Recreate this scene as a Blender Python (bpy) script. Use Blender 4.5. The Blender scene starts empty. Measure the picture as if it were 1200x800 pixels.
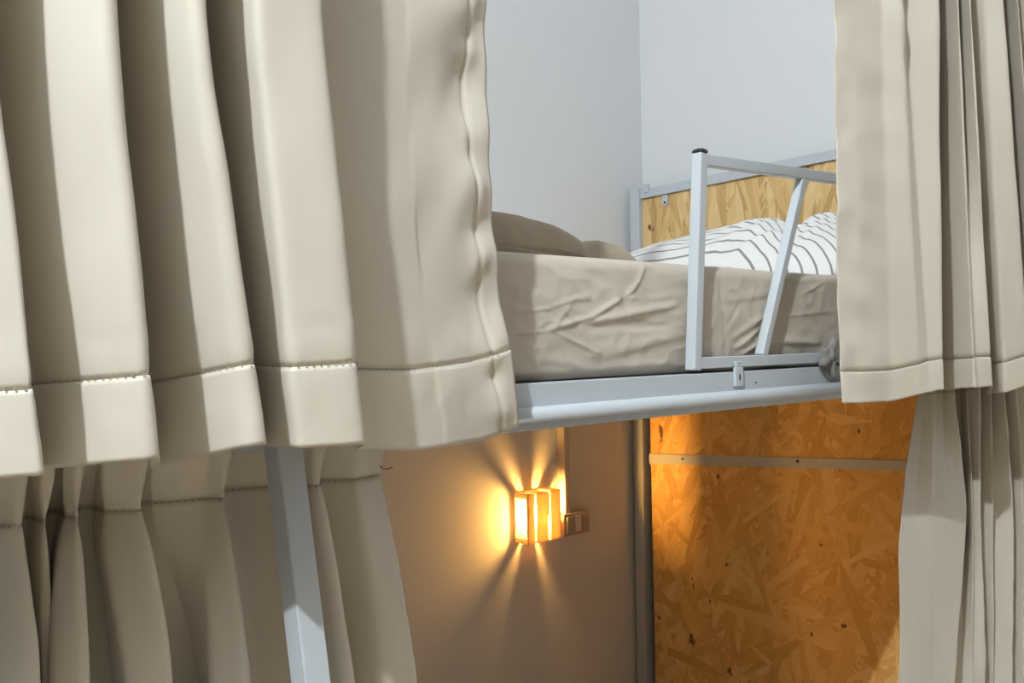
import bpy, bmesh, math, random
from mathutils import Vector, Matrix, noise
random.seed(4)
C = bpy.context.scene.collection
PI = math.pi
V = Vector

# ------------------------------------------------------------------ camera
CAMZ = 1.5
F = 1169.9
Xb = V((1197, 19, -F)).normalized()
Yb = V((-1143, -27.8, -F)); Yb = (Yb - Xb*Yb.dot(Xb)).normalized()
Zb = Xb.cross(Yb)
CAM = V((0, 0, CAMZ))
cd = bpy.data.cameras.new('camera'); cam = bpy.data.objects.new('camera', cd); C.objects.link(cam)
cam.matrix_world = Matrix(((Xb[0], Xb[1], Xb[2], 0), (Yb[0], Yb[1], Yb[2], 0), (Zb[0], Zb[1], Zb[2], CAMZ), (0, 0, 0, 1)))
cd.sensor_width = 36; cd.lens = F/1200*36; cd.clip_start = .02
bpy.context.scene.camera = cam

def ray(px, py):
    d = V(((px-600)/F, (400-py)/F, -1))
    return V((Xb.dot(d), Yb.dot(d), Zb.dot(d)))
def at(px, py, y):          # point of a photo direction on the upright plane y
    d = ray(px, py); return CAM + d*(y/d.y)
def atx(px, py, x):         # the same on the upright plane x
    d = ray(px, py); return CAM + d*(x/d.x)

# ------------------------------------------------------------------ materials
def mat(name, base, rough=.5, metal=0, spec=.5, bump=0, bscale=200, emit=None, estr=0, sheen=0, vary=0, vscale=6):
    m = bpy.data.materials.new(name); m.use_nodes = True
    nt = m.node_tree; b = nt.nodes['Principled BSDF']
    b.inputs['Base Color'].default_value = (*base, 1)
    b.inputs['Roughness'].default_value = rough; b.inputs['Metallic'].default_value = metal
    b.inputs['Specular IOR Level'].default_value = spec
    if sheen:
        b.inputs['Sheen Weight'].default_value = sheen; b.inputs['Sheen Roughness'].default_value = .4
    if emit:
        b.inputs['Emission Color'].default_value = (*emit, 1); b.inputs['Emission Strength'].default_value = estr
    tc = nt.nodes.new('ShaderNodeTexCoord')
    if vary:
        n = nt.nodes.new('ShaderNodeTexNoise'); n.inputs['Scale'].default_value = vscale; n.inputs['Detail'].default_value = 4
        nt.links.new(tc.outputs['Object'], n.inputs['Vector'])
        r = nt.nodes.new('ShaderNodeValToRGB')
        r.color_ramp.elements[0].position = .3; r.color_ramp.elements[1].position = .7
        r.color_ramp.elements[0].color = (*[c*(1-vary) for c in base], 1)
        r.color_ramp.elements[1].color = (*[min(1, c*(1+vary)) for c in base], 1)
        nt.links.new(n.outputs['Fac'], r.inputs['Fac']); nt.links.new(r.outputs['Color'], b.inputs['Base Color'])
    if bump:
        n = nt.nodes.new('ShaderNodeTexNoise'); n.inputs['Scale'].default_value = bscale; n.inputs['Detail'].default_value = 3
        nt.links.new(tc.outputs['Object'], n.inputs['Vector'])
        bp = nt.nodes.new('ShaderNodeBump'); bp.inputs['Strength'].default_value = bump; bp.inputs['Distance'].default_value = .002
        nt.links.new(n.outputs['Fac'], bp.inputs['Height']); nt.links.new(bp.outputs['Normal'], b.inputs['Normal'])
    return m

def osb_mat(name, ramp, offset=0, steep=False):
    m = bpy.data.materials.new(name); m.use_nodes = True
    nt = m.node_tree; N = nt.nodes.new; L = nt.links.new; b = nt.nodes['Principled BSDF']
    def math_(op, a, c):
        n = N('ShaderNodeMath'); n.operation = op
        for i, s in enumerate((a, c)):
            if isinstance(s, (int, float)): n.inputs[i].default_value = s
            else: L(s, n.inputs[i])
        return n.outputs[0]
    tc = N('ShaderNodeTexCoord')
    pri = tone = None
    # layers of strands: elongated cells laid at many angles, the highest strand wins
    lay = [(8, 5, 42), (67, 4.6, 38), (-38, 6, 50), (110, 4.5, 33), (36, 6.5, 56), (84, 5, 44), (150, 6, 48), (-70, 6.5, 40)]
    if steep: lay = [(82, 5, 42), (100, 4.6, 38), (70, 6, 50), (112, 5, 40), (92, 6.5, 56), (60, 6, 44), (128, 6, 48), (86, 4, 36)]
    for i, (ang, s1, s2) in enumerate(lay):
        mp = N('ShaderNodeMapping'); mp.vector_type = 'TEXTURE'
        mp.inputs['Rotation'].default_value = (math.radians(ang), 0, 0)
        mp.inputs['Location'].default_value = (0, .37*i+offset, .61*i+offset)
        L(tc.outputs['Object'], mp.inputs['Vector'])
        ms = N('ShaderNodeMapping'); ms.inputs['Scale'].default_value = (0, s1, s2)
        L(mp.outputs[0], ms.inputs['Vector'])
        wn = N('ShaderNodeTexNoise'); wn.inputs['Scale'].default_value = 1.3; wn.inputs['Detail'].default_value = 2
        L(ms.outputs[0], wn.inputs['Vector'])
        wm = N('ShaderNodeMixRGB'); wm.inputs['Fac'].default_value = .12
        L(ms.outputs[0], wm.inputs['Color1']); L(wn.outputs['Color'], wm.inputs['Color2'])
        vo = N('ShaderNodeTexVoronoi'); vo.inputs['Scale'].default_value = 1
        L(wm.outputs[0], vo.inputs['Vector'])
        sp = N('ShaderNodeSeparateColor'); L(vo.outputs['Color'], sp.inputs[0])
        gs = N('ShaderNodeMapping'); gs.inputs['Scale'].default_value = (0, 14, 420)
        L(mp.outputs[0], gs.inputs['Vector'])
        gn = N('ShaderNodeTexNoise'); gn.inputs['Scale'].default_value = 1; gn.inputs['Detail'].default_value = 3
        L(gs.outputs[0], gn.inputs['Vector'])
        t = math_('ADD', math_('ADD', math_('MULTIPLY', sp.outputs[1], .38), .10), math_('MULTIPLY', gn.outputs['Fac'], .55))
        p = sp.outputs[0]
        if pri is None: pri, tone = p, t
        else:
            g = math_('GREATER_THAN', p, pri)
            mx = N('ShaderNodeMix'); mx.data_type = 'FLOAT'
            L(g, mx.inputs[0]); L(tone, mx.inputs[2]); L(t, mx.inputs[3]); tone = mx.outputs[0]
            pri = math_('MAXIMUM', p, pri)
    r = N('ShaderNodeValToRGB'); cr = r.color_ramp
    cr.elements[0].position, cr.elements[0].color = ramp[0][0], (*ramp[0][1], 1)
    cr.elements[1].position, cr.elements[1].color = ramp[-1][0], (*ramp[-1][1], 1)
    for pos, col in ramp[1:-1]:
        e = cr.elements.new(pos); e.color = (*col, 1)
    L(tone, r.inputs['Fac'])
    # dark bark flecks
    kn = N('ShaderNodeTexNoise'); kn.inputs['Scale'].default_value = 17; kn.inputs['Detail'].default_value = 2
    km = N('ShaderNodeMapping'); km.inputs['Scale'].default_value = (1, 1.6, 1); km.inputs['Location'].default_value = (0, offset, 3)
    L(tc.outputs['Object'], km.inputs[0]); L(km.outputs[0], kn.inputs['Vector'])
    kf = N('ShaderNodeMapRange'); kf.inputs[1].default_value = .70; kf.inputs[2].default_value = .73; L(kn.outputs['Fac'], kf.inputs[0])
    kx = N('ShaderNodeMixRGB'); L(kf.outputs[0], kx.inputs['Fac']); L(r.outputs['Color'], kx.inputs['Color1'])
    kx.inputs['Color2'].default_value = (.16, .075, .03, 1)
    L(kx.outputs[0], b.inputs['Base Color'])
    b.inputs['Roughness'].default_value = .5
    bp = N('ShaderNodeBump'); bp.inputs['Strength'].default_value = .35; bp.inputs['Distance'].default_value = .002
    L(tone, bp.inputs['Height']); L(bp.outputs['Normal'], b.inputs['Normal'])
    return m

def stripe_mat(name):
    m = bpy.data.materials.new(name); m.use_nodes = True
    nt = m.node_tree; N = nt.nodes.new; L = nt.links.new; b = nt.nodes['Principled BSDF']
    uv = N('ShaderNodeUVMap'); sp = N('ShaderNodeSeparateXYZ'); L(uv.outputs[0], sp.inputs[0])
    ns = N('ShaderNodeTexNoise'); ns.inputs['Scale'].default_value = 5; L(uv.outputs[0], ns.inputs['Vector'])
    a = N('ShaderNodeMath'); a.operation = 'MULTIPLY_ADD'; a.inputs[1].default_value = .02; L(ns.outputs['Fac'], a.inputs[0]); L(sp.outputs[0], a.inputs[2])
    mu = N('ShaderNodeMath'); mu.operation = 'MULTIPLY'; mu.inputs[1].default_value = 23; L(a.outputs[0], mu.inputs[0])
    fr = N('ShaderNodeMath'); fr.operation = 'FRACT'; L(mu.outputs[0], fr.inputs[0])
    r = N('ShaderNodeValToRGB'); cr = r.color_ramp; cr.interpolation = 'LINEAR'
    W, G = (.78, .77, .75, 1), (.26, .24, .23, 1)
    cr.elements[0].position = 0; cr.elements[0].color = W
    cr.elements[1].position = .40; cr.elements[1].color = W
    for pos, c in ((.43, G), (.56, G), (.60, W)):
        e = cr.elements.new(pos); e.color = c
    L(fr.outputs[0], r.inputs[0]); L(r.outputs[0], b.inputs['Base Color'])
    b.inputs['Roughness'].default_value = .8; b.inputs['Specular IOR Level'].default_value = .2
    return m

M = {}
CUR = (.60, .55, .455)
M['satin'] = mat('beige_satin', CUR, .42, spec=.45, bump=.05, bscale=900, sheen=.15, vary=.03, vscale=8)
M['satin_hem'] = mat('beige_satin_hem', tuple(c*1.02 for c in CUR), .42, spec=.45, bump=.05, bscale=900, sheen=.15, vary=.03)
M['thread'] = mat('stitch_thread', (.26, .22, .155), .7)
M['white_metal'] = mat('white_painted_steel', (.50, .54, .57), .36, spec=.5, vary=.02)
M['black'] = mat('black_plastic', (.012, .013, .018), .35)
M['screw'] = mat('dark_screw', (.06, .035, .02), .4, metal=.6)
M['sheet'] = mat('beige_cotton_sheet', (.54, .485, .40), .8, spec=.2, bump=.12, bscale=500, vary=.05, vscale=5)
M['blanket'] = mat('taupe_blanket', (.40, .335, .255), .9, spec=.15, bump=.25, bscale=350, vary=.07, vscale=18, sheen=.2)
M['wall'] = mat('white_plaster', (.72, .73, .735), .75, spec=.25, bump=.25, bscale=45, vary=.012, vscale=2)
M['ceiling'] = mat('ceiling_paint', (.78, .78, .77), .85, spec=.2, bump=.1, bscale=60)
M['floor'] = mat('floor_laminate', (.50, .41, .31), .5, vary=.15, vscale=9)
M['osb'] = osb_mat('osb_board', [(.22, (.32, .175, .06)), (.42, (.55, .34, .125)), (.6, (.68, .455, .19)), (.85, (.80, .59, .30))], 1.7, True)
M['osb_lit'] = osb_mat('osb_board_lamplit', [(.15, (.44, .225, .05)), (.42, (.70, .40, .105)), (.6, (.80, .50, .155)), (.88, (.92, .66, .27))], 5.3)  # same board, colours brightened to stand in for lamp light on it
M['stripes'] = stripe_mat('striped_cotton')
M['rag'] = mat('grey_cloth', (.22, .21, .195), .9, bump=.3, bscale=300, vary=.15, vscale=60)
M['conduit'] = mat('cream_plastic', (.55, .5, .42), .45)
M['switch'] = mat('grey_switch_plastic', (.40, .36, .31), .35)
M['rocker'] = mat('white_rocker', (.72, .68, .6), .3)
M['sconce'] = mat('sconce_glow_plate', (.72, .62, .47), .55)
nt = M['sconce'].node_tree; tr = nt.nodes.new('ShaderNodeBsdfTranslucent'); tr.inputs[0].default_value = (.9, .72, .45, 1)
mxs = nt.nodes.new('ShaderNodeMixShader'); mxs.inputs[0].default_value = .48  # translucency added so the plates glow and spread warm light
nt.links.new(nt.nodes['Principled BSDF'].outputs[0], mxs.inputs[1]); nt.links.new(tr.outputs[0], mxs.inputs[2])
nt.links.new(mxs.outputs[0], nt.nodes['Material Output'].inputs['Surface'])
M['bulb'] = mat('warm_bulb', (1, .8, .5), .5, emit=(1, .48, .10), estr=1500)
M['hole'] = mat('slot_dark', (.03, .03, .03), .8)

# ------------------------------------------------------------------ helpers
def tag(o, label=None, cat=None, group=None, kind=None):
    if label: o['label'] = label
    if cat: o['category'] = cat
    if group: o['group'] = group
    if kind: o['kind'] = kind
    return o
def empty(name, loc, parent=None):
    o = bpy.data.objects.new(name, None); C.objects.link(o); o.empty_display_size = .05
    o.location = V(loc) - (wloc(parent) if parent else V((0, 0, 0)))
    o.parent = parent
    return o
def wloc(o):
    p = V((0, 0, 0))
    while o: p = p + V(o.location); o = o.parent
    return p
def obj(name, bm, m, parent=None, smooth=False, origin=None, solid=0, bevel=0, offset=0, uv=False):
    o0 = wloc(parent) if parent else V((0, 0, 0))
    if origin is None:
        if parent: org = o0
        else:
            vs = [v.co for v in bm.verts]
            org = V([(min(v[i] for v in vs)+max(v[i] for v in vs))/2 for i in range(3)]); org.z = min(v.z for v in vs)
    else: org = V(origin)
    bmesh.ops.translate(bm, vec=-org, verts=bm.verts)
    me = bpy.data.meshes.new(name); bm.to_mesh(me); bm.free()
    me.materials.append(m)
    if smooth:
        for p in me.polygons: p.use_smooth = True
    o = bpy.data.objects.new(name, me); C.objects.link(o)
    o.parent = parent; o.location = org - o0
    if solid:
        s = o.modifiers.new('thickness', 'SOLIDIFY'); s.thickness = solid; s.offset = offset
    if bevel:
        b = o.modifiers.new('bevel', 'BEVEL'); b.width = bevel; b.segments = 3; b.limit_method = 'ANGLE'
        for p in me.polygons: p.use_smooth = True
        w = o.modifiers.new('wn', 'WEIGHTED_NORMAL'); w.keep_sharp = False
    return o

def box(bm, lo, hi):
    lo, hi = V(lo), V(hi)
    r = bmesh.ops.create_cube(bm, size=1)
    for v in r['verts']:
        v.co = V([(lo[i]+hi[i])/2 + v.co[i]*(hi[i]-lo[i]) for i in range(3)])
    return r['verts']
def bar(bm, p0, p1, w, h, side=V((0, 1, 0))):
    """square bar along p0-p1; w across 'side', h across the third axis"""
    p0, p1 = V(p0), V(p1); d = (p1-p0).normalized()
    s = (side - d*side.dot(d)).normalized(); t = d.cross(s)
    vs = []
    for p in (p0, p1):
        for a, b in ((-1, -1), (1, -1), (1, 1), (-1, 1)):
            vs.append(bm.verts.new(p + s*(a*w/2) + t*(b*h/2)))
    for f in ((0, 1, 2, 3), (7, 6, 5, 4), (0, 4, 5, 1), (1, 5, 6, 2), (2, 6, 7, 3), (3, 7, 4, 0)):
        bm.faces.new([vs[i] for i in f])
    bmesh.ops.recalc_face_normals(bm, faces=bm.faces)
def tube(bm, pts, r, n=20, cap=True):
    pts = [V(p) for p in pts]; rings = []
    up = V((.13, .2, .97))
    for i, p in enumerate(pts):
        d = (pts[min(i+1, len(pts)-1)]-pts[max(i-1, 0)]).normalized()
        s = d.cross(up).normalized(); t = s.cross(d)
        rr = r[i] if isinstance(r, (list, tuple)) else r
        rings.append([bm.verts.new(p + s*math.cos(2*PI*k/n)*rr + t*math.sin(2*PI*k/n)*rr) for k in range(n)])
    for a, b in zip(rings, rings[1:]):
        for k in range(n):
            bm.faces.new((a[k], a[(k+1) % n], b[(k+1) % n], b[k]))
    if cap:
        bm.faces.new(rings[0]); bm.faces.new(list(reversed(rings[-1])))
    bmesh.ops.recalc_face_normals(bm, faces=bm.faces)
def grid(bm, rows, closed=False):
    vs = [[bm.verts.new(p) for p in r] for r in rows]
    for a, b in zip(vs, vs[1:]):
        n = len(a)
        for k in range(n if closed else n-1):
            bm.faces.new((a[k], a[(k+1) % n], b[(k+1) % n], b[k]))
    return vs
def new(): return bmesh.new()

# ------------------------------------------------------------------ room
WX, WY, CZ = 2.935, 2.295, 3.8
def struct(name, lo, hi, m):
    bm = new(); box(bm, lo, hi); return tag(obj(name, bm, m), kind='structure')
struct('floor', (-2.2, -2.2, -.1), (WX+.1, WY+.1, 0), M['floor'])
struct('ceiling', (-2.2, -2.2, CZ), (WX+.1, WY+.1, CZ+.1), M['ceiling'])
struct('wall_back', (-2.2, WY, 0), (WX, WY+.1, CZ), M['wall'])
struct('wall_right', (WX, -2.2, 0), (WX+.1, WY+.1, CZ), M['wall'])

# ------------------------------------------------------------------ bunk bed
HX = 2.85                       # face of the headboard
bed = empty('bunk_bed', (1.65, 1.6, 0))
tag(bed, 'white steel bunk bed with particle board headboard standing in the wall corner', 'bunk bed')
RZ = CAMZ - .0545               # top of the side rail
bm = new()
box(bm, (.44, 1.0, RZ-.067), (2.87, 1.03, RZ))
obj('side_rail', bm, M['white_metal'], bed, bevel=.0015)
bm = new()
tube(bm, [(.40, .9885, RZ-.0445), (2.88, .9885, RZ-.0445)], .0122, 28)
obj('curtain_tube', bm, M['white_metal'], bed, smooth=True)
bm = new(); box(bm, (.46, 2.232, RZ-.05), (2.83, 2.257, RZ)); obj('back_rail', bm, M['white_metal'], bed, bevel=.0015)
bm = new()
box(bm, (.50, 1.0305, RZ-.03), (2.83, 2.2315, RZ-.012))
obj('base_board', bm, M['white_metal'], bed)  # bed base, out of view, made solid to stop lamp light leaking through
# posts
bm = new()
c = lambda px, py: atx(px, py, HX)
p0, p1 = c(747.3, 222), c(756.3, 800); d = (p1-p0)/(p1.z-p0.z)
bar(bm, p0, p0 + d*(0.0-p0.z), .042, .042, V((1, 0, 0)))
obj('post', bm, M['white_metal'], bed, bevel=.002)
for x, y, zt in ((2.862, 1.052, 2.02), (.46, 1.052, 1.45), (.46, 2.262, 1.45)):
    bm = new(); bar(bm, (x, y, 0), (x, y, zt), .04, .04, V((1, 0, 0))); obj('post', bm, M['white_metal'], bed, bevel=.002)
# headboard: boards and bars follow the photographed, slightly un-level lines
def hp(px, py, dx=0): return atx(px, py, HX+dx)
def ext(a, b, y): return a + (b-a)*((y-a.y)/(b.y-a.y))
YF = 1.075
def board(name, ta, tb, ba, bb, m, dx=0, th=.015, y0=None):
    t0, t1 = ta, ext(ta, tb, YF); b0, b1 = ba, ext(ba, bb, YF)
    bm = new(); vs = []
    for off in (dx, dx+th):
        for p in (t0, t1, b1, b0): vs.append(bm.verts.new(p+V((off, 0, 0))))
    for f in ((0, 1, 2, 3), (7, 6, 5, 4), (0, 4, 5, 1), (1, 5, 6, 2), (2, 6, 7, 3), (3, 7, 4, 0)): bm.faces.new([vs[i] for i in f])
    bmesh.ops.recalc_face_normals(bm, faces=bm.faces)
    return obj(name, bm, m, bed)
ta, tb = hp(757.5, 232.5), hp(976, 188)
sa, sb = hp(762.8, 531.6), hp(1062.7, 539.2)
sa2, sb2 = hp(763, 543), hp(1062.7, 551.2)
ta = V((HX, sa.y+.02, ta.z)); 
low = V((0, 0, -1.0))
board('headboard_panel', ta, tb, V((HX, ta.y, 1.5)), V((HX, 1.5, 1.5)), M['osb'])
board('headboard_panel', V((HX, sa.y, 1.499)), V((HX, 1.5, 1.499)), sa, sb, M['osb_lit'])
board('headboard_panel', sa2, sb2, sa2+V((0, 0, -.95)), sb2+V((0, 0, -.95)), M['osb_lit'])
bp_ = board('crossbar', sa+V((0, .004, 0)), sb, sa2+V((0, .004, 0)), sb2, M['white_metal'], -.006, .03)
for px, py in ((800, 537.5), (934.5, 540.2)):
    p = hp(px, py, -.0065); bm = new()
    tube(bm, [p, p+V((-.0022, 0, 0))], [.0048, .0035], 12); obj('screw', bm, M['screw'], bp_)
u = V((0, 0, .031))
board('top_bar', ta+u, tb+u, ta, tb, M['white_metal'], -.012, .035)
for z0, z1 in ((.35, 1.44), (1.47, 2.0)):
    bm = new(); box(bm, (.445, 1.075, z0), (.46, 2.24, z1)); obj('foot_light_blocker', bm, M['osb_lit'], bed)  # unseen foot-end boards, added to keep ambient light out of the bunk
# little welded corner plate and screw tab
bm = new(); p = hp(760, 216); box(bm, (HX-.016, p.y-.012, p.z-.03), (HX-.010, p.y+.014, p.z)); obj('corner_plate', bm, M['white_metal'], bed, bevel=.001)
bm = new()
p = hp(780, 231); q = hp(780, 241)
prof = []
for k in range(9):
    a = PI + PI*k/8; prof.append((.0125*math.cos(a), .0125*math.sin(a)))
top = [(.0125, .04), (-.0125, .04)]
vs = [[bm.verts.new((HX-dx, q.y+y, q.z+.012+z)) for y, z in prof+top] for dx in (.001, .0045)]
bm.faces.new(vs[0]); bm.faces.new(list(reversed(vs[1])))
for k in range(len(vs[0])):
    j = (k+1) % len(vs[0]); bm.faces.new((vs[0][k], vs[0][j], vs[1][j], vs[1][k]))
bmesh.ops.recalc_face_normals(bm, faces=bm.faces)
tb_ = obj('screw_tab', bm, M['white_metal'], bed)
bm = new(); s = V((HX-.0045, q.y, q.z+.011)); tube(bm, [s, s+V((-.002, 0, 0))], [.0045, .0035], 12); obj('screw', bm, M['screw'], tb_)

# guard rail welded together out of thin square tube
g = empty('guard_rail', at(818, 434, 1.0), bed); g['label'] = 'white slanted guard rail with black end cap'
GY = V((0, .0105, 0)); T = .021
pt, pb = at(826.1, 178.5, 1.0)+GY, at(818.3, 434, 1.0)+GY
bm = new(); bar(bm, pb, pt, T, T); obj('guard_post', bm, M['white_metal'], g, bevel=.0025)
bm = new(); ax = (pt-pb).normalized()
rows = []
for r, h in ((.0108, 0), (.0118, .0006), (.0118, .0032), (.0105, .0058), (.007, .0076), (.002, .0082)):
    rr = []
    for k in range(32):
        a = 2*PI*k/32; e = 4
        cx, cy = math.cos(a), math.sin(a); s = (abs(cx)**e+abs(cy)**e)**(-1/e)
        rr.append(pt + ax*h + V((cx*s*r, cy*s*r, 0)))
    rows.append(rr)
vs = grid(bm, rows, True); bm.faces.new(vs[-1]); bm.faces.new(list(reversed(vs[0]))); bmesh.ops.recalc_face_normals(bm, faces=bm.faces)
cap = obj('end_cap', bm, M['black'], g, smooth=True); cap['label'] = 'black plastic end cap'
a, b = at(829, 186.6, 1.0)+GY, at(976, 207.6, 1.0)+GY
b2 = a+(b-a)*2.2
bm = new(); bar(bm, a, b2, T*.9, T*.98); obj('top_rail', bm, M['white_metal'], g, bevel=.002)
a2, c2 = at(821, 425.6, 1.0)+GY, at(986, 418.2, 1.0)+GY
e2 = a2+(c2-a2)*1.9
bm = new(); bar(bm, a2, e2, T*.9, T*.95); obj('bottom_rail', bm, M['white_metal'], g, bevel=.002)
s0, s1 = at(897.5, 417, 1.0)+GY, at(945, 209, 1.0)+GY
bm = new(); bar(bm, s0, s1, T*.88, T*.88); obj('slanted_bar', bm, M['white_metal'], g, bevel=.0025)
bm = new(); bar(bm, e2+V((0, 0, -.01)), b2+V((0, 0, .01)), T, T); obj('guard_post', bm, M['white_metal'], g, bevel=.0025)
# clip holding guard to rail
p0, p1 = at(867.5, 430, .994), at(867, 452.5, .994)
cl = empty('clip', p1, bed)
bm = new()
box(bm, (p1.x-.0125, .9935, p1.z), (p1.x+.0125, .9998, p1.z+.034))
box(bm, (p1.x-.0085, .9935, p1.z+.034), (p1.x+.0105, 1.0005, p1.z+.044))
box(bm, (p1.x-.0085, .9935, p1.z+.040), (p1.x+.0105, 1.006, p1.z+.0445))
obj('clip_body', bm, M['white_metal'], cl, bevel=.0015)
bm = new(); box(bm, (p1.x-.0022, .9929, p1.z+.011), (p1.x+.0012, .9936, p1.z+.022)); obj('slot', bm, M['hole'], cl)
p = at(885.5, 448, 1.0); bm = new(); tube(bm, [p+V((0, .001, 0)), p+V((0, -.0012, 0))], .0018, 10); obj('rivet', bm, M['screw'], bed)

# ------------------------------------------------------------------ leaning ladder
lad = empty('bunk_ladder', (.40, .80, 0))
tag(lad, 'white square tube ladder leaning against the bunk in front of the lower left curtain', 'ladder')
la, lb = at(334, 527, .952), at(362.5, 800, .906)
lb.x = la.x = (la.x+lb.x)/2
d = (lb-la)/(lb.z-la.z)
def stile(dx):
    bm = new(); bar(bm, la+d*(1.462-la.z)+V((dx, 0, 0)), la+d*(0-la.z)+V((dx, 0, 0)), .03, .031); return bm
LD = .37
for dx in (0, -LD): obj('side_rail', stile(dx), M['white_metal'], lad, bevel=.0025)
for z in (1.425, 1.03, .72, .41, .12):
    q = la+d*(z-la.z); bm = new(); tube(bm, [q+V((-LD+.012, 0, 0)), q+V((-.012, 0, 0))], .0125, 18); obj('rung', bm, M['white_metal'], lad, smooth=True)

# ------------------------------------------------------------------ mattress
MY, MZ0, MZ1 = 1.034, RZ+.0005, CAMZ+.1385
creases = []
def cr(a, b, w, h): creases.append((at(*a, MY), at(*b, MY), w*.8, h*.6))
for s in [((642, 386), (690, 372), .006, .006), ((690, 372), (728, 350), .006, .007), ((728, 350), (735, 368), .010, -.006),
          ((692, 378), (790, 358), .010, .008), ((690, 384), (780, 380), .016, -.006), ((640, 392), (672, 350), .006, .003),
          ((736, 345), (748, 332), .005, .006), ((748, 332), (762, 306), .006, .005), ((758, 320), (775, 318), .008, -.003),
          ((645, 388), (700, 415), .004, .004), ((600, 366), (645, 362), .003, .003), ((600, 392), (640, 388), .003, .003),
          ((636, 362), (690, 345), .006, .003), ((655, 358), (668, 376), .005, .004), ((676, 352), (690, 350), .006, .004),
          ((700, 418), (800, 392), .018, .006), ((715, 430), (790, 425), .012, .004), ((620, 420), (680, 428), .014, .003),
          ((760, 350), (800, 345), .010, .003), ((735, 300), (740, 320), .005, .004),
          ((858, 396), (905, 362), .010, .006), ((862, 408), (886, 388), .007, .007), ((870, 415), (895, 398), .006, .008), ((848, 384), (868, 352), .006, -.003),
          ((842, 340), (850, 420), .012, -.003), ((898, 400), (960, 402), .012, .008), ((930, 330), (985, 322), .010, .003), ((940, 345), (972, 326), .007, .004), ((905, 372), (975, 365), .007, .003), ((850, 352), (905, 345), .012, .004)]:
    cr(*s)
def crease(x, z):
    o = 0
    for a, b, w, h in creases:
        ax, az, bx, bz = a.x, a.z, b.x, b.z
        dx, dz = bx-ax, bz-az; L2 = dx*dx+dz*dz
        t = ((x-ax)*dx+(z-az)*dz)/L2
        tc_ = min(1, max(0, t)); ex, ez = x-ax-dx*tc_, z-az-dz*tc_
        dd = math.hypot(ex, ez)
        if dd > 4*w: continue
        sd = (dx*(z-az)-dz*(x-ax))
        k = 1.0 if sd > 0 else .55
        o += h*math.exp(-(dd/(w*k))**2)*(1-.5*abs(2*tc_-1))
    return o
bm = new(); rows = []
NX = 460
prof = []
R_ = .022
y0, y1 = MY, 2.23
def arc(cy, cz, a0, a1, n): return [(cy+R_*math.cos(a0+(a1-a0)*k/n), cz+R_*math.sin(a0+(a1-a0)*k/n)) for k in range(n+1)]
for k in range(64): prof.append((y0, MZ0+.008+(MZ1-R_-MZ0-.008)*k/64))
prof += arc(y0+R_, MZ1-R_, PI, PI/2, 8)
for k in range(1, 16): prof.append((y0+R_+(y1-y0-2*R_)*k/16, MZ1))
prof += arc(y1-R_, MZ1-R_, PI/2, 0, 5)
prof += [(y1, MZ0+.01), (y1-.01, MZ0), (y0+.01, MZ0), (y0+.002, MZ0+.003)]
for i in range(NX+1):
    x = .55 + (2.815-.55)*i/NX; r = []
    e = min(x-.55, 2.815-x); sh = .012*math.exp(-(e/.015)**2)
    for y, z in prof:
        if y < y0+R_*1.01:
            f = min(1, (MZ1-z)/.02+.3)
            n = noise.fractal(V((x*5, z*9, 2)), 1, 2, 4)*.003 + noise.noise(V((x*2.2, 7, z*4)))*.004 + (1-abs(noise.noise(V((x*9+z*6, 3, z*16-x*4)))))**3*.002 + (1-abs(noise.noise(V((x*17+z*14, 9, z*22-x*9)))))**5*.0014
            y = y - (crease(x, z)*f + n*f) - .006*math.sin(PI*min(1, max(0, (z-MZ0)/(MZ1-MZ0))))
            y += .004
            if z < MZ0+.02: y = max(y, y0-.003)
            y += .013*math.exp(-((z-MZ0)/.008)**2)
        zz = z
        if z > MZ1-.024: zz += .0025*noise.noise(V((x*6, y*3, 0)))
        r.append((x, y+(sh if y < 1.5 else -sh), zz))
    rows.append(r)
vs = grid(bm, rows, True); bm.faces.new(vs[0]); bm.faces.new(list(reversed(vs[-1])))
bmesh.ops.recalc_face_normals(bm, faces=bm.faces)
tag(obj('mattress', bm, M['sheet'], smooth=True), 'thick mattress in a creased beige fitted sheet on the upper bunk', 'mattress')

# ------------------------------------------------------------------ folded blanket
MT = MZ1
out = [(.80, 0), (1.63, .001), (1.655, .010), (1.663, .024), (1.652, .040), (1.628, .053), (1.59, .066), (1.545, .071), (1.51, .066), (1.474, .05),
       (1.474, .055), (1.486, .058), (1.490, .063), (1.478, .070), (1.44, .081), (1.39, .092), (1.34, .100), (1.30, .1065), (1.22, .105), (1.0, .10), (.86, .098), (.81, .08), (.795, .04)]
def smooth_closed(P, it=2):
    for _ in range(it):
        Q = []
        for k in range(len(P)):
            a, b = P[k], P[(k+1) % len(P)]
            Q += [(a[0]*.75+b[0]*.25, a[1]*.75+b[1]*.25), (a[0]*.25+b[0]*.75, a[1]*.25+b[1]*.75)]
        P = Q
    return P
P = smooth_closed(out)
bm = new(); rows = []
NYB = 60; by0, by1 = 1.30, 1.92
for j in range(NYB+1):
    y = by0+(by1-by0)*j/NYB; e = min(y-by0, by1-y)
    s = 1-.5*max(0, 1-e/.03)**2.5
    r = []
    for x, h in P:
        n = noise.fractal(V((x*9, y*9, h*20)), 1, 2, 3)
        hh = h*(s if h > .001 else 1)
        if h > .02: hh += n*.003 - .012*max(0, (y-1.55)/.4)*(h/.1)
        r.append((x + n*.003 - (1-s)*.02*(1 if x > 1.3 else -1) + .04*math.sin((y-1.3)*4), y, MT+.0035+hh))
    rows.append(r)
vs = grid(bm, rows, True); bm.faces.new(vs[0]); bm.faces.new(list(reversed(vs[-1])))
bmesh.ops.recalc_face_normals(bm, faces=bm.faces)
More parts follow.
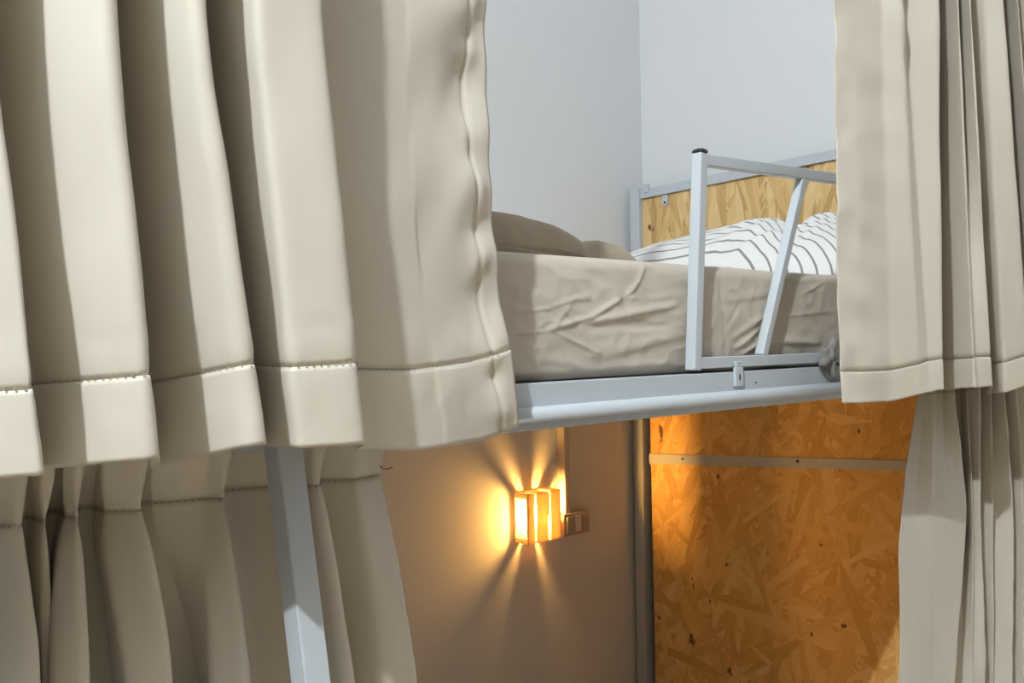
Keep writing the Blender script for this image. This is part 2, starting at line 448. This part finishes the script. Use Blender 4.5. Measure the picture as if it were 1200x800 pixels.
tag(obj('blanket', bm, M['blanket'], smooth=True), 'taupe folded blanket lying on the upper mattress by the left curtain', 'blanket')

# ------------------------------------------------------------------ pillow
bm = new(); uvl = bm.loops.layers.uv.new('UVMap')
NU, NV = 90, 120
cx_, cy_, hx_, hy_, H = 2.46, 1.60, .31, .57, .188
def pil(u, v, top):
    su, sv = u, v
    e = max(0, 1-abs(u)**2.6)**.55 * max(0, 1-abs(v)**3.0)**.6
    x = cx_+hx_*su*(1-.05*(1-abs(v))); y = cy_+hy_*sv
    if top:
        w = noise.fractal(V((x*5, y*5, 1)), 1, 2, 4)
        lump = -.030*math.exp(-((v+.36-.25*u)/.07)**2)*(.5+.5*e) + .014*math.exp(-((v+.54-.3*u)/.10)**2)
        z = e*(H*(1-.25*max(0, v+.25)-.12*max(0, v)**2)) + e*w*.014 + e*lump
        z += e*.008*math.sin(34*(v+.6*u)+5*w)*math.exp(-((v+.35)/.25)**2)
    else: z = -.001*e
    return V((x, y, MT+.006+max(0, z)+(.0 if top else -.002)))
for top in (True, False):
    rows = [[pil(-1+2*i/NU, -1+2*j/NV, top) for j in range(NV+1)] for i in range(NU+1)]
    vs = grid(bm, rows)
    for i in range(NU+1):
        for j in range(NV+1):
            for l in vs[i][j].link_loops:
                x = i/NU; y = j/NV
                l[uvl].uv = (x + 1.1*(max(0, .34-y)**1.25)*1.4, y)
bmesh.ops.remove_doubles(bm, verts=bm.verts, dist=.0008)
bmesh.ops.recalc_face_normals(bm, faces=bm.faces)
tag(obj('pillow', bm, M['stripes'], smooth=True), 'white pillow with thin grey stripes against the upper headboard', 'pillow')

# ------------------------------------------------------------------ knotted rag on guard rail
p = at(970, 419, .993)
kn = empty('knotted_cloth', p)
tag(kn, 'grey strip of cloth knotted around the guard rail beside the right curtain', 'cloth tie')
def lump(bm, c, r, sc, seed, n=24):
    rows = []
    for i in range(n+1):
        th = PI*i/n; row = []
        for k in range(n*2):
            ph = PI*k/n
            dv = V((math.sin(th)*math.cos(ph), math.sin(th)*math.sin(ph), math.cos(th)))
            rr = r*(1+.28*noise.fractal(dv*1.6+V((seed, 0, 0)), 1, 2, 3)+.10*math.sin(5*ph+3*th))
            row.append(c + V((dv.x*sc[0]*rr, dv.y*sc[1]*rr, dv.z*sc[2]*rr)))
        rows.append(row)
    grid(bm, rows, True)
    bmesh.ops.remove_doubles(bm, verts=bm.verts, dist=.00001); bmesh.ops.recalc_face_normals(bm, faces=bm.faces)
bm = new(); lump(bm, p+V((0, .002, .0)), .019, (1.05, .8, 1.15), 1); obj('knot', bm, M['rag'], kn, smooth=True)
bm = new(); q = [p+V((.004, -.002, .008)), p+V((.012, -.004, .022)), p+V((.022, -.002, .034)), p+V((.030, .002, .036))]
tube(bm, q, [.008, .010, .009, .004], 14); obj('cloth_end', bm, M['rag'], kn, smooth=True)
bm = new(); q = [p+V((-.006, -.004, -.004)), p+V((-.018, -.004, -.006)), p+V((-.028, -.002, -.012)), p+V((-.034, 0, -.014))]
tube(bm, q, [.009, .010, .008, .003], 14); obj('cloth_end', bm, M['rag'], kn, smooth=True)
bm = new(); q = [p+V((.004, -.004, -.006)), p+V((.008, -.006, -.022)), p+V((.008, -.006, -.034)), p+V((.004, -.006, -.040))]
tube(bm, q, [.009, .009, .007, .003], 14); obj('cloth_end', bm, M['rag'], kn, smooth=True)

# ------------------------------------------------------------------ wall sconce
a = at(602, 606, WY); 
sx0 = a.x; W_, D_, Hh = .150, .066, .158
sz = a.z; 
ptop = at(602, 577, WY).z; pbot = at(602, 635.5, WY).z; sz = (ptop+pbot)/2; Hh = ptop-pbot
sc = empty('wall_sconce', (sx0+W_/2, WY, sz))
tag(sc, 'lit square wall lamp with vertical light slits on the lower bunk wall', 'wall lamp')
bm = new(); box(bm, (sx0+.004, WY-.004, sz-Hh/2+.004), (sx0+W_-.004, WY-.0005, sz+Hh/2-.004)); obj('backplate', bm, M['sconce'], sc)
t = .005; sl = .0125
pw = [(0, .030), (.030+sl, .030+sl+.048), (.030+2*sl+.048, W_)]
ydn = WY-.004
for i, (u0, u1) in enumerate(pw):
    bm = new()
    x0, x1 = sx0+u0, sx0+u1; yf = WY-D_
    box(bm, (x0, yf, sz-Hh/2), (x1, yf+t, sz+Hh/2))
    xa, xb = x0+(.007 if i else 0), x1-(.007 if i < 2 else 0)
    box(bm, (xa, yf+t, sz+Hh/2-t), (xb, ydn, sz+Hh/2)); box(bm, (x0, yf+t, sz-Hh/2), (x1, ydn, sz-Hh/2+t))
    if i != 1:
        xs = (x0, x0+t) if i == 0 else (x1-t, x1)
        fw = .011
        box(bm, (xs[0], yf+t, sz-Hh/2+t), (xs[1], yf+t+.003, sz+Hh/2-t)); box(bm, (xs[0], ydn-.003, sz-Hh/2+t), (xs[1], ydn, sz+Hh/2-t))
        box(bm, (xs[0], yf+t+.003, sz+Hh/2-t-fw), (xs[1], ydn-.003, sz+Hh/2-t)); box(bm, (xs[0], yf+t+.003, sz-Hh/2+t), (xs[1], ydn-.003, sz-Hh/2+t+fw if i == 0 else sz-.012))  # right end closed low, added to cut the light falling on the boards
    obj('shade_plate', bm, M['sconce'], sc)
bm = new()
bc = V((sx0+W_*.5, WY-.028, sz))
tube(bm, [bc+V((0, 0, -.032)), bc+V((0, 0, -.027)), bc+V((0, 0, .015)), bc+V((0, 0, .027)), bc+V((0, 0, .032))], [.004, .008, .009, .008, .003], 20)
obj('bulb', bm, M['bulb'], sc, smooth=True)

# conduit and switch box
s0_ = at(661, 612, WY-.037); s1_ = at(691, 612, WY-.037)
zt, zb = at(676, 600, WY-.037).z, at(676, 626, WY-.037).z
sw = empty('switch_box', ((s0_.x+s1_.x)/2, WY, zb)); tag(sw, 'small surface mounted switch box on the wall right of the lamp', 'switch')
bm = new(); box(bm, (s0_.x, WY-.037, zb), (s1_.x, WY-.0005, zt)); obj('housing', bm, M['switch'], sw, bevel=.003)
w = s1_.x-s0_.x
for k, (f0, f1) in enumerate(((.10, .36), (.42, .64), (.70, .92))):
    bm = new(); box(bm, (s0_.x+w*f0, WY-.041, zb+.010), (s0_.x+w*f1, WY-.0365, zt-.010))
    obj('rocker', bm, M['switch'] if k != 1 else M['rocker'], sw, bevel=.0015)
cp = at(665, 560, WY-.034)
bm = new(); box(bm, (cp.x-.013, WY-.034, zt+.0005), (cp.x+.013, WY-.0005, RZ+.3))
tag(obj('cable_conduit', bm, M['conduit'], bevel=.003), 'cream cable conduit running up the wall from the switch box', 'cable conduit')

# ------------------------------------------------------------------ curtains
def cmr(p, t, ts):
    """piecewise cubic through level points (clamped ends, linear outside)"""
    n = len(ts)
    if t <= ts[0] : k = 0
    elif t >= ts[-1]: k = n-2
    else:
        k = max(i for i in range(n-1) if ts[i] <= t)
    a, b = p[k], p[k+1]; u = (t-ts[k])/(ts[k+1]-ts[k])
    if n == 2 or u < 0 or u > 1: return a.lerp(b, u) if 0 <= u <= 1 else a+(b-a)*u
    ma = (p[k+1]-p[k-1])/(ts[k+1]-ts[k-1]) if k > 0 else (b-a)/(ts[k+1]-ts[k])
    mb = (p[k+2]-p[k])/(ts[k+2]-ts[k]) if k+2 < n else (b-a)/(ts[k+1]-ts[k])
    h = ts[k+1]-ts[k]
    return a*(2*u**3-3*u**2+1)+ma*h*(u**3-2*u**2+u)+b*(-2*u**3+3*u**2)+mb*h*(u**3-u**2)

def cloth_rows(nodes, ts, rowts, sigma, step=.0042, disp=None):
    """nodes: per node a list of level points; returns rows of points (bottom row first as given)"""
    ref = [n[0] for n in nodes]
    segn = [max(3, int(round(max((V((a.x, a.y, 0))-V((b.x, b.y, 0))).length for a, b in zip(nodes[i], nodes[i+1]))/step))) for i in range(len(nodes)-1)]
    rows = []
    kr = int(3*sigma/step)+1
    ker = [math.exp(-.5*(k*step/sigma)**2) for k in range(-kr, kr+1)]; S = sum(ker); ker = [k/S for k in ker]
    for t in rowts:
        ps = [cmr(n, t, ts) for n in nodes]
        line = []
        for i in range(len(ps)-1):
            for k in range(segn[i]): line.append(ps[i].lerp(ps[i+1], k/segn[i]))
        line.append(ps[-1])
        n = len(line); out = []
        for i in range(n):
            acc = V((0, 0, 0))
            for k, wt in zip(range(-kr, kr+1), ker):
                j = i+k
                if j < 0: q = line[0]*2-line[min(n-1, -j)]
                elif j >= n: q = line[-1]*2-line[max(0, 2*(n-1)-j)]
                else: q = line[j]
                acc += q*wt
            out.append(acc)
        rows.append(out)
    if disp:
        new_rows = []
        for r, t in zip(rows, rowts):
            out = []
            for i, p in enumerate(r):
                tg = r[min(i+1, len(r)-1)]-r[max(i-1, 0)]
                nrm = V((tg.y, -tg.x, 0)).normalized()
                out.append(p + nrm*disp(p, t, i/(len(r)-1), i))
            new_rows.append(out)
        rows = new_rows
    return rows

def stitches(line, off, length=.0030, gap=.0045, r=.0005):
    bm = new(); acc = 0; on = True; start = line[0]
    # walk along the line in small steps
    dense = []
    for a, b in zip(line, line[1:]):
        for k in range(4): dense.append(a.lerp(b, k/4))
    run = []; dist = 0; period = length+gap
    for a, b in zip(dense, dense[1:]):
        ph = dist % period
        if ph < length: run.append(a)
        elif len(run) > 1:
            tg = (run[-1]-run[0]).normalized(); nn = V((tg.y, -tg.x, 0)).normalized()*off
            tube(bm, [run[0]+nn, run[-1]+nn], r, 6); run = []
        else: run = []
        dist += (b-a).length
    return bm

def make_curtain(root_name, label, nodes, ts, bands, sigma, disp=None, stitch_at=(), top_clamp=None, solid=.0014):
    """bands: list of (part name, material, row ts, outward push)"""
    pts = [p for n in nodes for p in n]
    loc = V((sum(p.x for p in pts)/len(pts), sum(p.y for p in pts)/len(pts), 0))
    first = True; root = None
    allrows = []
    for name, m, rts, push in bands:
        allrows.append(cloth_rows(nodes, ts, rts, sigma, disp=lambda p, t, s, i, push=push: (disp(p, t, s) if disp else 0)+push(t)))
    zmin = min(p.z for rr in allrows for r in rr for p in r)
    loc.z = zmin
    root = empty(root_name, loc); tag(root, label, 'curtain', 'curtains around the bunk bed')
    for (name, m, rts, push), rr in zip(bands, allrows):
        bm = new(); grid(bm, rr); bmesh.ops.recalc_face_normals(bm, faces=bm.faces)
        # face the room
        bm.normal_update()
        if sum(f.normal.y for f in bm.faces) > 0: bmesh.ops.reverse_faces(bm, faces=bm.faces)
        obj(name, bm, m, root, smooth=True, solid=solid, offset=0)
    for t, off in stitch_at:
        line = cloth_rows(nodes, ts, [t], sigma, disp=lambda p, tt, s, i: (disp(p, tt, s) if disp else 0))[0]
        o = obj('stitching', stitches(line, off), M['thread'], root, smooth=True)
    return root
def lin(a, b, n): return [a+(b-a)*k/n for k in range(n+1)]

def fb(x, y, z, o=3): return noise.fractal(V((x, y, z)), 1, 2, o)

# ---- upper left: node = (hem px, hem py, hem y, top px, top y)
def upper_nodes(L, hem_to_top=None, ztop=2.6):
    out = []
    for px, py, y, tx, ty in L:
        B = at(px, py, y); Tp = at(tx, 0, ty)
        k = (ztop-B.z)/(Tp.z-B.z)
        k2 = 1.25
        mid = B+(Tp-B)*k2
        mid2 = V((Tp.x+(Tp.x-B.x)*.5, Tp.y, ztop))
        B2 = B; 
        out.append([B, B+(Tp-B)*.5, Tp, mid2])
    return out
UL = upper_nodes([
    (-190, 575, .88, -230, .88), (-95, 566, .815, -140, .82), (-99, 566, .885, -146, .885),
    (40, 558, .807, -22, .817), (52, 556, .803, -10, .813), (49, 553, .85, -13, .86), (44, 550, .905, -19, .905),
    (170, 539, .80, 119, .81), (186, 536, .797, 135, .808), (183, 545, .86, 132, .87), (176, 549, .942, 124, .928),
    (292, 523, .812, 224, .82), (310, 520, .806, 242, .816), (307, 521, .85, 239, .86), (302, 522, .93, 234, .935),
    (350, 525, .832, 300, .838), (410, 522, .818, 361, .832), (426, 520, .816, 377, .832), (424, 523, .87, 375, .875), (417, 527, .925, 368, .92),
    (490, 528, .92, 432, .918), (560, 517, .932, 520, .930), (608, 500, .938, 568, .942)])
def hem_t(nodes, h):        # level value of the stitch line
    B, Mid = nodes[0][0], nodes[0][1]
    return .5*h/abs(Mid.z-B.z)
for k, dx in ((-1, -.018), (-2, -.010), (-3, -.003)): UL[k][1] = UL[k][1]+V((dx, 0, 0))
TS = [0, .5, 1, 2.6]
TE = 2.6
HT = hem_t(UL, .066)
uedge = [at(608, 500, .938), at(568, 0, .942)]
def disp_ul(p, t, s):
    d = .0022*fb(p.x*7, p.y*7, p.z*5)
    # side seam of last panel: a band about 35 mm from the free edge, with puckers
    ze = (p.z-uedge[0].z)/(uedge[1].z-uedge[0].z)
    ex = uedge[0].x+(uedge[1].x-uedge[0].x)*ze-p.x-.018*max(0, 1-((ze-.5)/.5)**2)
    if p.y > .86 and ex < .14 and s > .75:
        d += -.0035*math.exp(-((ex-.034)/.0035)**2)
        d += .011*noise.noise(V((p.x*9+3, 0, p.z*17)))*math.exp(-((ex-.03)/.045)**2)
        d += .006*noise.noise(V((p.x*30, 2, p.z*30)))*math.exp(-((ex-.03)/.022)**2)
        d += .013*noise.noise(V((p.x*7, 5, p.z*8-p.x*6)))*math.exp(-((ex-.07)/.07)**2)
    if t < HT*1.6: d += .0016*fb(p.x*22, p.y*22, p.z*14)
    return d
def hem_push(t):
    u = min(1, max(0, t/HT))
    return .0012*(1-u**8) if u < 1 else 0
BL = [('panel', M['satin'], [HT+(TE-HT)*k/150 for k in range(151)], lambda t: -.0011*math.exp(-((t-HT)/(.12*HT))**2)),
      ('hem', M['satin_hem'], [HT*k/16 for k in range(17)], hem_push)]
make_curtain('bunk_curtain', 'large beige satin curtain hanging in wide folds over the left of the upper bunk', UL, TS, BL, .006, disp_ul, [(HT+.004, .0022)])

# ---- upper right
UR = upper_nodes([
    (985, 472, .905, 977, .905), (1010, 472, .885, 1002, .885), (1045, 470, .865, 1030, .865),
    (1078, 462, .834, 1057, .832), (1090, 459, .8225, 1058, .864), (1105, 456, .808, 1100, .815), (1099, 457, .915, 1096, .895),
    (1142, 454, .818, 1123, .812), (1146, 454, .817, 1121, .855), (1163, 452, .802, 1137, .800), (1158, 461, .895, 1133, .878),
    (1178, 460, .838, 1152, .838), (1208, 449, .800, 1176, .798), (1204, 455, .868, 1172, .866),
    (1226, 448, .802, 1193, .797), (1222, 450, .86, 1189, .856), (1240, 447, .812, 1212, .806)])
HR = hem_t(UR, .058)
redge = [at(985, 472, .905), at(977, 0, .905)]
def disp_ur(p, t, s):
    d = .0018*fb(p.x*7, p.y*7, p.z*5)
    ze = (p.z-redge[0].z)/(redge[1].z-redge[0].z)
    ex = p.x-(redge[0].x+(redge[1].x-redge[0].x)*ze)
    if s < .4:
        d += .011*noise.noise(V((p.x*10, 1, p.z*14+p.x*9)))*math.exp(-((ex-.06)/.10)**2)
        d += .006*noise.noise(V((p.x*20, 4, p.z*22)))*math.exp(-((ex-.02)/.03)**2)
    if t < HR*1.5: d += .0012*fb(p.x*22, p.y*22, p.z*14)
    return d
def hem_push_r(t):
    u = min(1, max(0, t/HR)); return .0012*(1-u**8) if u < 1 else 0
BR = [('panel', M['satin'], [HR+(TE-HR)*k/150 for k in range(151)], lambda t: -.0010*math.exp(-((t-HR)/(.12*HR))**2)),
      ('hem', M['satin_hem'], [HR*k/14 for k in range(15)], hem_push_r)]
make_curtain('bunk_curtain', 'beige curtain gathered at the right end of the upper bunk over the guard rail', UR, TS, BR, .006, disp_ur, [(HR+.004, .002)])

# ---- lower curtains: levels run downwards: 0 top edge on the tube, 1 stitch line, 2 lower frame edge, 3 hem
def lower_nodes(L, ztop, zst, py_bot, zbot):
    out = []
    for n in L:
        pxs, ys, pxb, yb = n[:4]
        def atz(px, y, z):       # point at height z on plane y in photo column px (columns are near plumb)
            d0 = at(px, 400, y); return V((d0.x, y, z))
        S = atz(pxs, ys, zst)
        # shift px because columns lean a little: iterate on true row
        P1 = at(pxs, 400+(CAMZ-zst)*900, ys); S = V((P1.x, ys, zst))
        Bp = at(pxb, py_bot, yb)
        T0 = V((S.x, .958+(ys-.97)*.15, ztop))
        lv = [T0, S]
        if len(n) > 5:
            lv.append(at(n[5], n[6], n[7]))
        else:
            lv.append(S.lerp(Bp, .5)+V(((Bp.x-S.x)*.06, 0, 0)))
        lv += [Bp, Bp+(Bp-S)*1.2]
        lv[-1].z = zbot
        out.append(lv)
    return out
LL = lower_nodes([
    (-150, .995, -140, .965), (-70, .972, -60, .93), (-73, 1.015, -64, 1.0),
    (10, .972, 30, .935), (22, .966, 43, .93), (19, 1.012, 39, .995), (30, 1.01, 48, 1.0), (53, .972, 56, .978), (50, 1.022, 52, 1.02), (66, 1.022, 60, 1.02),
    (72, .985, 62, .965), (90, .966, 100, .938), (86, 1.024, 95, 1.025), (108, 1.022, 136, 1.025),
    (118, .985, 150, .955), (160, .963, 190, .932), (167, .962, 200, .93), (162, 1.014, 194, 1.02),
    (176, 1.0, 236, 1.02), (240, .985, 250, .955), (263, .966, 290, .935), (260, 1.018, 287, 1.02), (272, 1.02, 302, 1.022),
    (320, 1.010, 345, 1.0), (354, .985, 380, .97), (366, .972, 402, .948), (375, .970, 412, .945), (371, 1.014, 406, 1.012),
    (380, 1.008, 416, 1.005), (418, .98, 446, .97), (447, .994, 487, .964)], 1.435, 1.346, 800, .25)
def level_ts(nodes):
    z = [sum(n[k].z for n in nodes)/len(nodes) for k in range(len(nodes[0]))]
    return [(z[0]-q)/(z[0]-z[1]) for q in z]
LTS = level_ts(LL)
def disp_ll(p, t, s):
    w = math.exp(-((t-1)/.35)**2)
    return .0035*fb(p.x*16, p.y*10, p.z*7)*(.5+w) - .004*w*.5
BLL = [('rod_pocket', M['satin'], lin(0, 1, 14), lambda t: .004*math.sin(PI*t)), ('panel', M['satin'], lin(1, LTS[-1], 150), lambda t: .003*(1-math.exp(-(t-1)*6)))]
make_curtain('bunk_curtain', 'beige curtain in shadow closing the left of the lower bunk behind the ladder', LL, LTS, BLL, .0062, disp_ll, [(1.02, .0018)])
lc = [o for o in bpy.data.objects if o.get('label', '').startswith('beige curtain in shadow')][0]
bm = new(); tube(bm, [at(445, 546, .985), at(449, 549, .98), at(454, 549.5, .975), at(460, 547, .972)], .0006, 6)
obj('loose_thread', bm, M['screw'], lc)
LR = lower_nodes([
    (1078, 1.005, 1053, .985, 0, 1055, 620, .988), (1086, .992, 1068, .976, 0, 1072, 620, .978), (1097, .972, 1088, .965, 0, 1092, 600, .962), (1095, 1.004, 1092, .962, 0, 1096, 600, .962),
    (1106, .992, 1102, .955, 0, 1110, 600, .955), (1120, .962, 1119, .942, 0, 1132, 600, .942), (1116, 1.012, 1113, 1.0, 0, 1127, 600, .998),
    (1128, .996, 1126, .98, 0, 1132, 600, .985), (1135, .962, 1140, .955, 0, 1140, 600, .952), (1132, .996, 1139, .96, 0, 1138, 600, .966),
    (1150, .955, 1155, .938, 0, 1149, 600, .940), (1146, 1.002, 1150, .985, 0, 1145, 600, .988),
    (1163, .955, 1164, .955, 0, 1164, 600, .944), (1160, .992, 1162, .965, 0, 1160, 600, .975),
    (1178, .945, 1187, .922, 0, 1187, 600, .926), (1174, .986, 1183, .962, 0, 1183, 600, .966),
    (1192, .938, 1200, .925, 0, 1200, 600, .924), (1189, .966, 1198, .94, 0, 1197, 600, .945),
    (1204, .935, 1214, .915, 0, 1214, 600, .918), (1201, .960, 1210, .938, 0, 1210, 600, .942), (1213, .945, 1226, .925, 0, 1226, 600, .93)], 1.43, 1.372, 800, .25)
LTR = level_ts(LR)
def disp_lr(p, t, s):
    return .0025*fb(p.x*14, p.y*10, p.z*9)
BLR = [('rod_pocket', M['satin'], lin(0, 1, 10), lambda t: .003*math.sin(PI*t)), ('panel', M['satin'], lin(1, LTR[-1], 150), lambda t: 0)]
make_curtain('bunk_curtain', 'beige pleated curtain tied back at the right of the lower bunk beside particle board', LR, LTR, BLR, .0036, disp_lr)

# ------------------------------------------------------------------ lights
def point(name, loc, power, color, radius):
    l = bpy.data.lights.new(name, 'POINT'); l.energy = power; l.color = color; l.shadow_soft_size = radius
    o = bpy.data.objects.new(name, l); C.objects.link(o); o.location = loc; return o
point('room_lamp', (-1.0, -.07, 3.65), 384, (.86, .935, 1.0), .035)
wl = bpy.data.lights.new('warm_fill_light', 'AREA'); wl.energy = 2.4; wl.size = 1.3; wl.color = (1, .74, .45)  # unseen warm fill, added to lift the shaded curtains and lower boards
wo = bpy.data.objects.new('warm_fill_light', wl); C.objects.link(wo); wo.location = (1.5, -1.4, 1.15)
wo.rotation_euler = (V((1.7, 1.2, 1.1))-wo.location).to_track_quat('-Z', 'Y').to_euler()
w = bpy.data.worlds.new('world'); bpy.context.scene.world = w; w.use_nodes = True
w.node_tree.nodes['Background'].inputs[0].default_value = (1, .90, .76, 1)
w.node_tree.nodes['Background'].inputs[1].default_value = .165
vs_ = bpy.context.scene.view_settings
vs_.view_transform = 'Standard'; vs_.look = 'None'; vs_.exposure = 0
